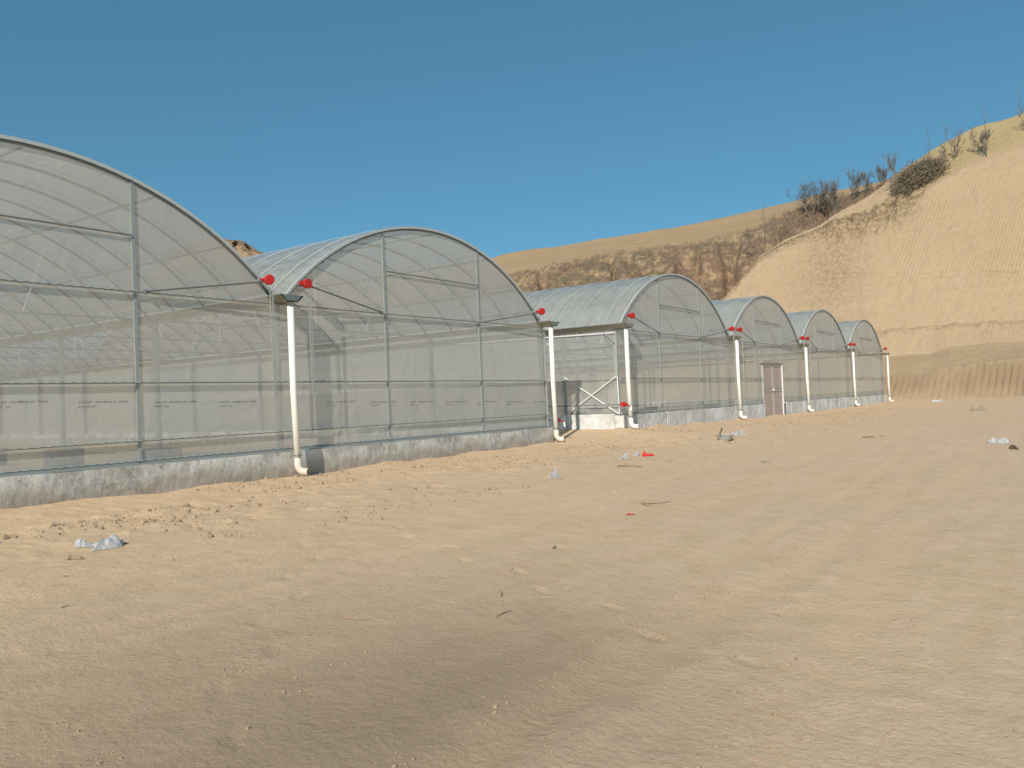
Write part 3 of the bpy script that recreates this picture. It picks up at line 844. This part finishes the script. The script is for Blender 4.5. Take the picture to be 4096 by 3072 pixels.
# side wall of the second greenhouse facing the gap: bracing, rails, winch
def SL(x, y, z): return (x-10.3, y+.84, z)
b = MB(); b.box(SL(10.22, .76, 1.1), SL(10.28, .84, 3.37)); b.build('side_post', GALV, g2)
b = MB(); b.box(SL(10.22, 4.36, 1.1), SL(10.28, 4.44, 3.37)); b.build('side_post', GALV, g2)
for pts in (((10.2, .78, 2.17), (10.2, -.85, 1.14)), ((10.185, -.82, 2.13), (10.185, .62, 1.24)), ((10.2, .80, 2.10), (10.2, 1.6, 1.6)), ((10.2, -.84, 2.12), (10.2, -.87, 1.15))):
    b = MB(); b.tube([SL(*p) for p in pts], .014, 6); b.build('brace', WHITE, g2)
b = MB(); b.tube([SL(10.21, -.8, 3.26), SL(10.21, 4.4, 3.34)], .016, 6); b.build('side_rail', WHITE, g2)
b = MB(); b.tube([SL(10.13, -.98, 1.39), SL(10.13, 12, 1.41)], .015, 6); b.build('roll_pipe', GALVD, g2)
b = MB(); b.tube([SL(10.20, -.84, 2.06), SL(10.20, 12, 2.06)], .010, 6); b.build('side_rail', GALV, g2)
for pts in (((10.2, -.80, 3.30), (10.2, -.1, 3.0)), ((10.2, -.5, 3.33), (10.2, -.80, 3.0))):
    b = MB(); b.tube([SL(*p) for p in ((10.2, -.8, 3.0), (10.2, -.45, 3.32))], .012, 5); b.build('brace', GALV, g2); break
def hand_winch(parent, P, off):
    b = MB(); x, y, z = P
    n = 10
    b.tube([(x, y+.05, z), (x, y-.06, z)], [.06, .06], 10); b.tube([(x, y-.05, z), (x, y-.10, z)], .035, 8)
    b.box((x-.075, y-.03, z-.06), (x+.02, y+.02, z+.06))
    wv = b.build('side_winch', REDM, parent)
    b = MB(); b.tube([(x, y-.10, z), (x+.13, y-.14, z-.06)], .016, 6); b.build('crank', REDM, wv)
    b = MB(); b.tube([(x+.13, y-.14, z-.05), (x+.11, y-.17, z-.17)], .02, 8); b.build('grip', WHITE, wv)
    return wv
hand_winch(g2, SL(10.13, -1.02, 1.39), 0)
b = MB(); b.tube([SL(10.16, -1.03, 1.30), SL(10.18, -1.03, .75)], .015, 6); b.tube([SL(10.10, -1.03, 1.34), SL(10.22, -1.03, 1.34)], .02, 6); b.build('guide_rod', GALVD, g2)
hand_winch(g1, (8.17+8, -.20, 1.08), 0)
b = MB(); b.tube([(16.17, -.1, 1.08), (16.17, 14, 1.10)], .015, 6); b.build('roll_pipe', GALVD, g1)
b = MB(); 
for k in range(7): b.box((16.06, -.07, 1.2+.3*k), (16.085, .0, 1.28+.3*k))
b.box((16.035, -.06, .93), (16.055, .0, 3.3)); b.build('corner_channel', GALV, g1)
b = MB(); b.box((16.10, -.10, 2.93), (16.36, -.08, 2.965)); b.build('pipe_bracket', WHITE, g1)
b = MB(); b.tube([(8, 1.8, 3.26), (12.34, 1.8, 3.60)], .014, 6); b.build('brace', WHITE, g1)
b = MB(); b.tube([(.6, .6, 1.0), (4.2, 3.5, 3.3)], .006, 4); b.build('brace', GALVD, g1)

# ------------------------------------------------------------------ trees and brush
def tree_mb(mb_, base, h, spread, seed, stems=1, lean=0., depth=5, r0=None, up=.6, minr=.008):
    r = random.Random(seed)
    if depth == 3:                      # slim sapling: one leader with short side twigs
        p = Vector((0, 0, -.2)); pts = [p.copy()]
        for k in range(10): p = p+Vector((r.uniform(-.05, .05)*h*.2, r.uniform(-.05, .05)*h*.2, (h+.2)/10)); pts.append(p.copy())
        mb_.tube(pts, [h*.011*(1-.085*k) for k in range(11)], 5, cap=False)
        for k in range(3, 10):
            for _ in range(3):
                a = r.uniform(0, 6.28); L_ = h*.16*(1.1-k/11)*r.uniform(.6, 1.3); q = pts[k]
                e1 = q+Vector((math.cos(a)*.6, math.sin(a)*.6, .8))*L_; mb_.tube([q, e1, e1+Vector((math.cos(a)*.2, math.sin(a)*.2, .9))*L_*.6], [minr, minr*.7, minr*.4], 3, cap=False)
        return
    def br(p, d, ln, rad, lv):
        n = 3; pts = [p]; rs = [rad]
        for k in range(n):
            d = (d+Vector((r.uniform(-.22, .22), r.uniform(-.22, .22), r.uniform(-.05, .18)))*(.6+.3*lv)).normalized()
            p = p+d*ln/n; pts.append(p); rs.append(max(minr, rad*(1-.35*(k+1)/n)))
        mb_.tube(pts, rs, 5 if rad > .03 else 3, cap=False)
        if lv >= depth: return
        for i in range(r.choice((2, 3, 3) if lv else (3, 4))):
            k = r.randint(1, n); a = r.uniform(0, 6.28); q = Vector((math.cos(a)*spread, math.sin(a)*spread, up*r.uniform(.4, 1.2)))
            br(pts[k], (d*.8+q).normalized(), ln*r.uniform(.55, .8), max(minr, rad*.6), lv+1)
    for s in range(stems):
        a = r.uniform(0, 6.28); q = .0 if stems == 1 else .45
        br(Vector(base)+Vector((math.cos(a)*.1*q, math.sin(a)*.1*q, -.3)), Vector((math.cos(a)*q+lean, math.sin(a)*q, 1)).normalized(), h*.42*r.uniform(.8, 1.1), r0 or h*.012, 0)
def on_slope(px, py, dist): 
    z, dx, dy = z_at(px, py, dist); return Vector((CAM[0]+dx*dist, CAM[1]+dy*dist, z))
# height lookup on the built slopes, so that roots touch the soil
CS = G_.reshape(-1, 3); HS_ = HG.reshape(-1, 3)
def snap(px, py, surf):
    S = CS if surf == 'cut' else HS_
    d = S-CAM; dep = d@_f
    u = 2048+F*(d@CR)/dep; v = 1536-F*(d@CU)/dep
    e = np.hypot(u-px, v-py)+np.where(dep < 1, 1e9, 0); i = np.nonzero(e < max(9, e.min()+1))[0]
    return Vector(S[i[np.argmin(dep[i])]])          # the nearest surface seen there
TREES = [
 # px, py, surf, height m, spread, stems, depth, label
 (3243,868,'hill',7.2,1.4,2,6,'bare tree with the widest rounded crown, on the ridge left of the brush pile'),
 (3715,655,'cut',3.8,.6,1,3,'slender bare sapling just above the brush pile on the cut slope'),
 (3798,640,'cut',3.9,.7,3,4,'bare three-stemmed sapling right of the brush pile on the slope'),
 (3915,622,'cut',3.3,.75,3,5,'low bushy bare shrub leaning left beside the tallest sapling'),
 (3945,620,'cut',4.8,.32,1,3,'tallest slim bare sapling standing alone on the upper slope'),
 (4094,525,'cut',3.2,.8,3,4,'bare shrub at the right edge of the picture below the crest'),
 (4080,462,'cut',3.2,.55,1,3,'bare tree on the crest at the far upper right corner'),
 (3592,702,'cut',3.6,.5,2,4,'thin bare tree on the crest directly left of the brush pile'),
 (3060,985,'hill',5.6,.5,1,3,'bare tree standing in the scrub low on the ridge, left of the wide-crowned tree'),
 (2978,1030,'hill',4.6,.55,1,4,'small bare tree at the foot of the ridge scrub, above the farther roofs'),
 (3345,838,'hill',4.8,.7,3,5,'dense bare shrub immediately right of the wide-crowned tree'),
 (3400,800,'hill',4.2,.6,2,5,'bare twiggy tree in the middle of the ridge thicket'),
 (3465,775,'hill',3.5,.6,2,5,'bare twiggy tree at the right end of the ridge thicket'),
 (3535,740,'hill',3.0,.7,3,5,'bushy bare tree in the saddle left of the crest tree'),
 (3300,855,'hill',4.4,.8,3,5,'low bare shrub tucked under the wide crown of the ridge tree'),
]
for i, (px, py, sf, h, sp, stm, dp, lab) in enumerate(TREES):
    p = snap(px, py, sf); t = MB()
    tree_mb(t, (0, 0, 0), h, sp, 100+i, stm, 0, dp, up=.75 if sp < .9 else .30, minr=.008 if sf == 'cut' else .012)
    o = t.build('bare_tree', BARK, None, loc=p); tag(o, lab, 'tree', 'bare trees on the ridge')
# dry scrub that covers the gullied hillside and the ridge
scr = MB()
def tuft(p, h, n, r=.012):
    for _ in range(n):
        a = random.uniform(0, 6.28); s_ = random.uniform(.2, .9); q = Vector((math.cos(a)*s_, math.sin(a)*s_, 1)).normalized()*h*random.uniform(.5, 1)
        p0 = Vector(p); side = Vector((-math.sin(a), math.cos(a), 0))*r; m_ = p0+q*.55+Vector((0, 0, .08*h))
        scr.add([p0-side, p0+side, m_+side*.7, m_-side*.7, p0+q], [(0, 1, 2, 3), (3, 2, 4)])
nx_ = len(hx)
for i in range(15000):
    c = random.randrange(30, nx_-1); k = int(random.random()**.8*150)
    if vegm[k, c] < .35: continue
    px = hx[c]; dens = .35+.65*vegm[k, c]
    if random.random() > dens: continue
    tuft(HG[k, c]-np.array([0, 0, .1]), random.uniform(.3, .9)+(.3 if px > 3100 and k > 120 else 0), 5, .019)
for i in range(420):      # thicket along the ridge
    px = random.uniform(3130, 3560); py = knots(px, [(3130, 905), (3280, 880), (3415, 815), (3560, 735)])+random.gauss(0, 12)
    c = int((px-hx[0])/6)
    k = 128+int(random.random()*22)
    tuft(HG[k, c]-np.array([0, 0, .1]), random.uniform(.6, 1.5), 8, .011)
SCR = simple('dry_scrub', (.27, .20, .14), 1, 0, .5, .6)
tag(scr.build('dry_scrub', SCR), 'dry brown scrub covering the gullied hillside behind the farther roofs', 'scrub', kind='stuff')
# weeds on the slope lip
lipw = MB(); scr = lipw
for i in range(1500):
    c = random.randrange(130, 330); px = pxs[c]; k = 26+34+26+6+random.choice((168, 169, 170, 170, 171, 173, 165, 160))
    if px > 3700: continue
    tuft(G_[k, c]-np.array([0, 0, .05]), random.uniform(.08, .4), 3, .01)
for i in range(500):
    c = random.randrange(250, 420); k = 26+34+26+6+170+random.randrange(0, 60)
    tuft(G_[k, c]-np.array([0, 0, .03]), random.uniform(.08, .22), 3, .008)
tag(lipw.build('dry_weeds', SCR), 'sparse dry weeds growing along the lip of the cut slope', 'weeds', kind='stuff')
# brush pile
bp = MB(); r = random.Random(8)
corners = [snap(3580, 782, 'cut'), snap(3738, 680, 'cut'), snap(3640, 690, 'cut'), snap(3700, 745, 'cut')]
A, B = corners[0], corners[1]
ctr = (A+B)/2
for i in range(2000):
    t_ = min(1, max(0, r.betavariate(2.2, 1.5))); w_ = .35+1.2*math.sin(math.pi*min(.93, t_*.8+.06))
    p = A.lerp(B, t_)
    hgt = r.random()**.8*w_*1.12
    off = Vector((-.15, -1, 0)).normalized()*r.gauss(0, .22)*w_*2
    p = p+off+Vector((0, 0, hgt*(1-min(1, abs(r.gauss(0, .35)))*.5)-.15))
    d = (B-A).normalized()*r.choice((-1, 1))*r.uniform(.4, 1)+Vector((r.gauss(0, .7), r.gauss(0, .7), r.gauss(0, .5)))
    d.normalize(); L_ = r.uniform(.4, 2.1)*(.55+.4*w_); sg = Vector((r.gauss(0, .12), r.gauss(0, .12), r.uniform(0, .22)))
    bp.tube([p-d*L_/2, p+sg*.6, p+d*L_/2], [r.uniform(.010, .034), r.uniform(.010, .028), .005], 4, cap=False)
tag(bp.build('brush_pile', BARKG), 'big heap of cut dead branches lying on the upper slope', 'brush pile')

# ------------------------------------------------------------------ litter
def plastic_mat(name, col, op):
    t = NT(name); nz = t.noise(t.pos, 30, 4)
    d = t.n('ShaderNodeBsdfPrincipled'); d.inputs['Base Color'].default_value = (*col, 1); d.inputs['Roughness'].default_value = .3
    tl = t.n('ShaderNodeBsdfTranslucent'); tl.inputs[0].default_value = (*col, 1)
    m1 = t.n('ShaderNodeMixShader'); m1.inputs[0].default_value = .3; t.l(d.outputs[0], m1.inputs[1]); t.l(tl.outputs[0], m1.inputs[2])
    tp = t.n('ShaderNodeBsdfTransparent'); m2 = t.n('ShaderNodeMixShader')
    t.l(t.math('ADD', t.math('MULTIPLY', t.math('SUBTRACT', nz, .5), .5), op), m2.inputs[0]); t.l(tp.outputs[0], m2.inputs[1]); t.l(m1.outputs[0], m2.inputs[2])
    t.l(m2.outputs[0], t.o.inputs['Surface']); return t.m
PW = plastic_mat('white_plastic_film', (.66, .67, .67), .85); PC = plastic_mat('cloudy_plastic', (.62, .62, .62), .62); PG = plastic_mat('grey_plastic', (.42, .42, .40), .5)
PR = simple('red_plastic_bag', (.66, .03, .03), .35, 0, .2, 25); CARD = simple('cardboard', (.33, .27, .19), .8)
STRAW = simple('dry_stick', (.30, .23, .15), .9); PEW = simple('pewter_pan', (.42, .43, .40), .5, .2)
def crumple(name, px0, py0, px1, py1, hgt, seed, mat, label, cat, waist=0., edge=.3, group=None, wfac=1.):
    # a crumpled sheet lying on the soil; its middle stands at the picture point, its width follows the view
    P = ground_hit((px0+px1)/2, max(py0, py1)); dep = float((P-CAM)@_f); Ln = (px1-px0)/F*dep
    tlt = (seed*37 % 11-5)*.06; a = Vector((CR[0]*math.cos(tlt)-CR[1]*math.sin(tlt), CR[0]*math.sin(tlt)+CR[1]*math.cos(tlt), 0)).normalized()
    s = Vector((-a.y, a.x, 0)); wd = hgt*2.6*wfac; n, k_ = 36, 20; vs = []; fs = []
    mid = Vector((P[0], P[1], 0))+s*wd*.3; c = mid-a*Ln/2
    for i in range(n+1):
        u = i/n
        wst = 1-waist*math.exp(-((u-.45)/.13)**2)
        ww = wd*(max(0, math.sin(math.pi*min(1, max(0, u))))**.35)*wst*(.8+.7*float(fbm(np.array(u*7.), np.array(seed*1.3), 3, seed)))
        for j in range(k_+1):
            v = j/k_-.5
            p = c+a*(u*Ln+Ln*.05*float(fbm(np.array(v*6.), np.array(u*3.), 2, seed+9)))+s*(v*ww)+s*.35*wd*float(fbm(np.array(u*4.), np.array(.5), 3, seed+3))
            e = min(1, (0.5-abs(v))*2.6+.04)*min(1, math.sin(math.pi*u)*1.6+.05)
            cr = 1-abs(float(fbm(np.array(u*Ln/hgt*1.1+v*1.5), np.array(v*2.2+seed), 4, seed+5)))*2.2
            lf = .55+.9*float(fbm(np.array(u*3.2), np.array(seed*2.7), 2, seed+6))
            z = ground_z(p.x, p.y)+.004+hgt*max(.05, min(1.15, (.15+.85*max(0, cr))*(.35+lf)))*e*wst
            vs.append((p.x-mid.x, p.y-mid.y, z))
    for i in range(n):
        for j in range(k_): q = i*(k_+1)+j; fs.append((q, q+1, q+k_+2, q+k_+1))
    b_ = MB(); b_.add(vs, fs); o = b_.build(name, mat, None, loc=(mid.x, mid.y, 0)); tag(o, label, cat, group); return o
crumple('plastic_sheet', 282, 2192, 468, 2176, .15, 1, PW, 'white crumpled plastic film lying on the soil in the left foreground', 'plastic litter', .75)
crumple('plastic_bag', 2476, 1838, 2530, 1834, .11, 2, PC, 'cloudy clear crumpled bag left of the red bag', 'plastic litter', .2)
crumple('plastic_bag', 2528, 1821, 2560, 1819, .10, 3, PW, 'small pale plastic scrap touching the red bag from the left', 'plastic litter', .2)
crumple('plastic_bag', 2567, 1825, 2620, 1823, .085, 4, PR, 'bright red crumpled plastic bag lying on the bare yard', 'plastic litter', .0)
crumple('plastic_bag', 2196, 1914, 2246, 1910, .13, 5, PC, 'thin clear bag alone on the soil below the gap between the greenhouses', 'plastic litter', .1)
crumple('plastic_sheet', 3960, 1770, 4045, 1774, .13, 6, PW, 'white crumpled plastic at the far right of the yard', 'plastic litter', .5)
crumple('plastic_scrap', 2505, 2059, 2543, 2061, .02, 7, REDM, 'thin dark red scrap on the bare yard nearer than the red bag', 'plastic litter', .3)
crumple('plastic_scrap', 3730, 1607, 3782, 1600, .16, 8, PW, 'flat pale scrap lying close to the foot of the cut bank', 'plastic litter', .5)
crumple('soil_lump', 3890, 1640, 3950, 1641, .22, 9, CARD, 'brown crumpled debris lying left of the far white plastic', 'debris', .4)
crumple('paper_scrap', 3518, 1745, 3540, 1744, .03, 10, CARD, 'small flat pale paper scrap in the middle distance of the yard', 'paper', 0, wfac=2)
crumple('cardboard_piece', 3040, 1849, 3078, 1847, .03, 11, CARD, 'flat dull cardboard piece right of the red bag', 'cardboard', 0, wfac=2)
crumple('soil_lump', 4050, 1797, 4075, 1798, .09, 12, simple('dark_debris', (.12, .08, .05), .9), 'dark brown lump just below the far white plastic', 'debris', 0)
crumple('soil_lump', 262, 2238, 330, 2214, .035, 13, CLOD, 'raised dark clod below the white film in the left foreground', 'soil clod', 0, wfac=.8)
crumple('plastic_scrap', 1362, 2474, 1468, 2478, .010, 14, simple('pinkish_scrap', (.42, .25, .18), .7), 'narrow pinkish ribbon scrap in the centre foreground', 'plastic litter', .6, wfac=.8)
# grey pan with a sheet of clear film
P = ground_hit(2900, 1742); root = empty('metal_pan', (P[0], P[1], ground_z(P[0], P[1])), 'battered grey metal pan lying on the yard before the second greenhouse', 'pan')
b = MB(); n = 18; vs = []
for rr, zz in ((.16, .0), (.235, .12), (.245, .13), (.23, .12), (.15, .012)):
    for k in range(n): a = 6.283*k/n; vs.append((rr*1.05*math.cos(a)*(1+.06*math.sin(3*a)), rr*math.sin(a)*.8, zz+.02*math.sin(2*a+1)*(zz > .05)))
vs += [(0, 0, .002), (0, 0, .014)]
fs = [(l*n+k, l*n+(k+1) % n, (l+1)*n+(k+1) % n, (l+1)*n+k) for l in range(4) for k in range(n)]
fs += [((k+1) % n, k, 5*n) for k in range(n)]+[(4*n+k, 4*n+(k+1) % n, 5*n+1) for k in range(n)]
b.add(vs, fs); b.build('bowl', PEW, root)
b = MB(); b.tube([(-.23, .02, .12), (-.28, .02, .18), (-.25, -.02, .25), (-.29, -.04, .31)], .015, 6); b.build('handle', RUB, root)
crumple('plastic_sheet', 2920, 1743, 2992, 1741, .13, 15, PC, 'clear plastic sheet trailing to the right of the grey metal pan', 'plastic litter', 0)
def stick(pts, r, label, mat=STRAW):
    W_ = [ground_hit(*p) for p in pts]; c = W_[0]; b_ = MB()
    b_.tube([(q[0]-c[0], q[1]-c[1], ground_z(q[0], q[1])+r*.9+.006*(i % 2)) for i, q in enumerate(W_)], [r]*(len(W_)-1)+[r*.5], 5)
    o = b_.build('stick', mat, None, loc=(c[0], c[1], 0)); tag(o, label, 'stick', 'sticks on the ground')
stick([(440, 2190), (480, 2178), (515, 2175)], .010, 'stick poking out from under the white film at left')
stick([(2470, 1869), (2500, 1862), (2535, 1867), (2570, 1871)], .018, 'bent stick in front of the cloudy bag')
stick([(2556, 2012), (2600, 2017), (2650, 2013), (2680, 2009)], .008, 'long curved stem on the bare yard above the dark red scrap')
stick([(2569, 2018), (2585, 2024), (2605, 2025)], .010, 'short straw just below the long curved stem')
stick([(1985, 2469), (2015, 2455), (2048, 2443)], .004, 'forked thin straw lying in the centre foreground')
stick([(1998, 2362), (2008, 2378), (2004, 2390)], .004, 'tiny upright-looking twig above the forked straw')
stick([(245, 2432), (280, 2425)], .006, 'short dark twig in the lower left of the yard')
stick([(2210, 2196), (2222, 2186)], .008, 'small twig in the middle of the yard below the clear bag')
stick([(3450, 1752), (3480, 1750), (3500, 1752)], .02, 'stick lying in the middle distance left of the paper scrap')
print('verts', sum(len(o.data.vertices) for o in sc.objects if o.type == 'MESH'))
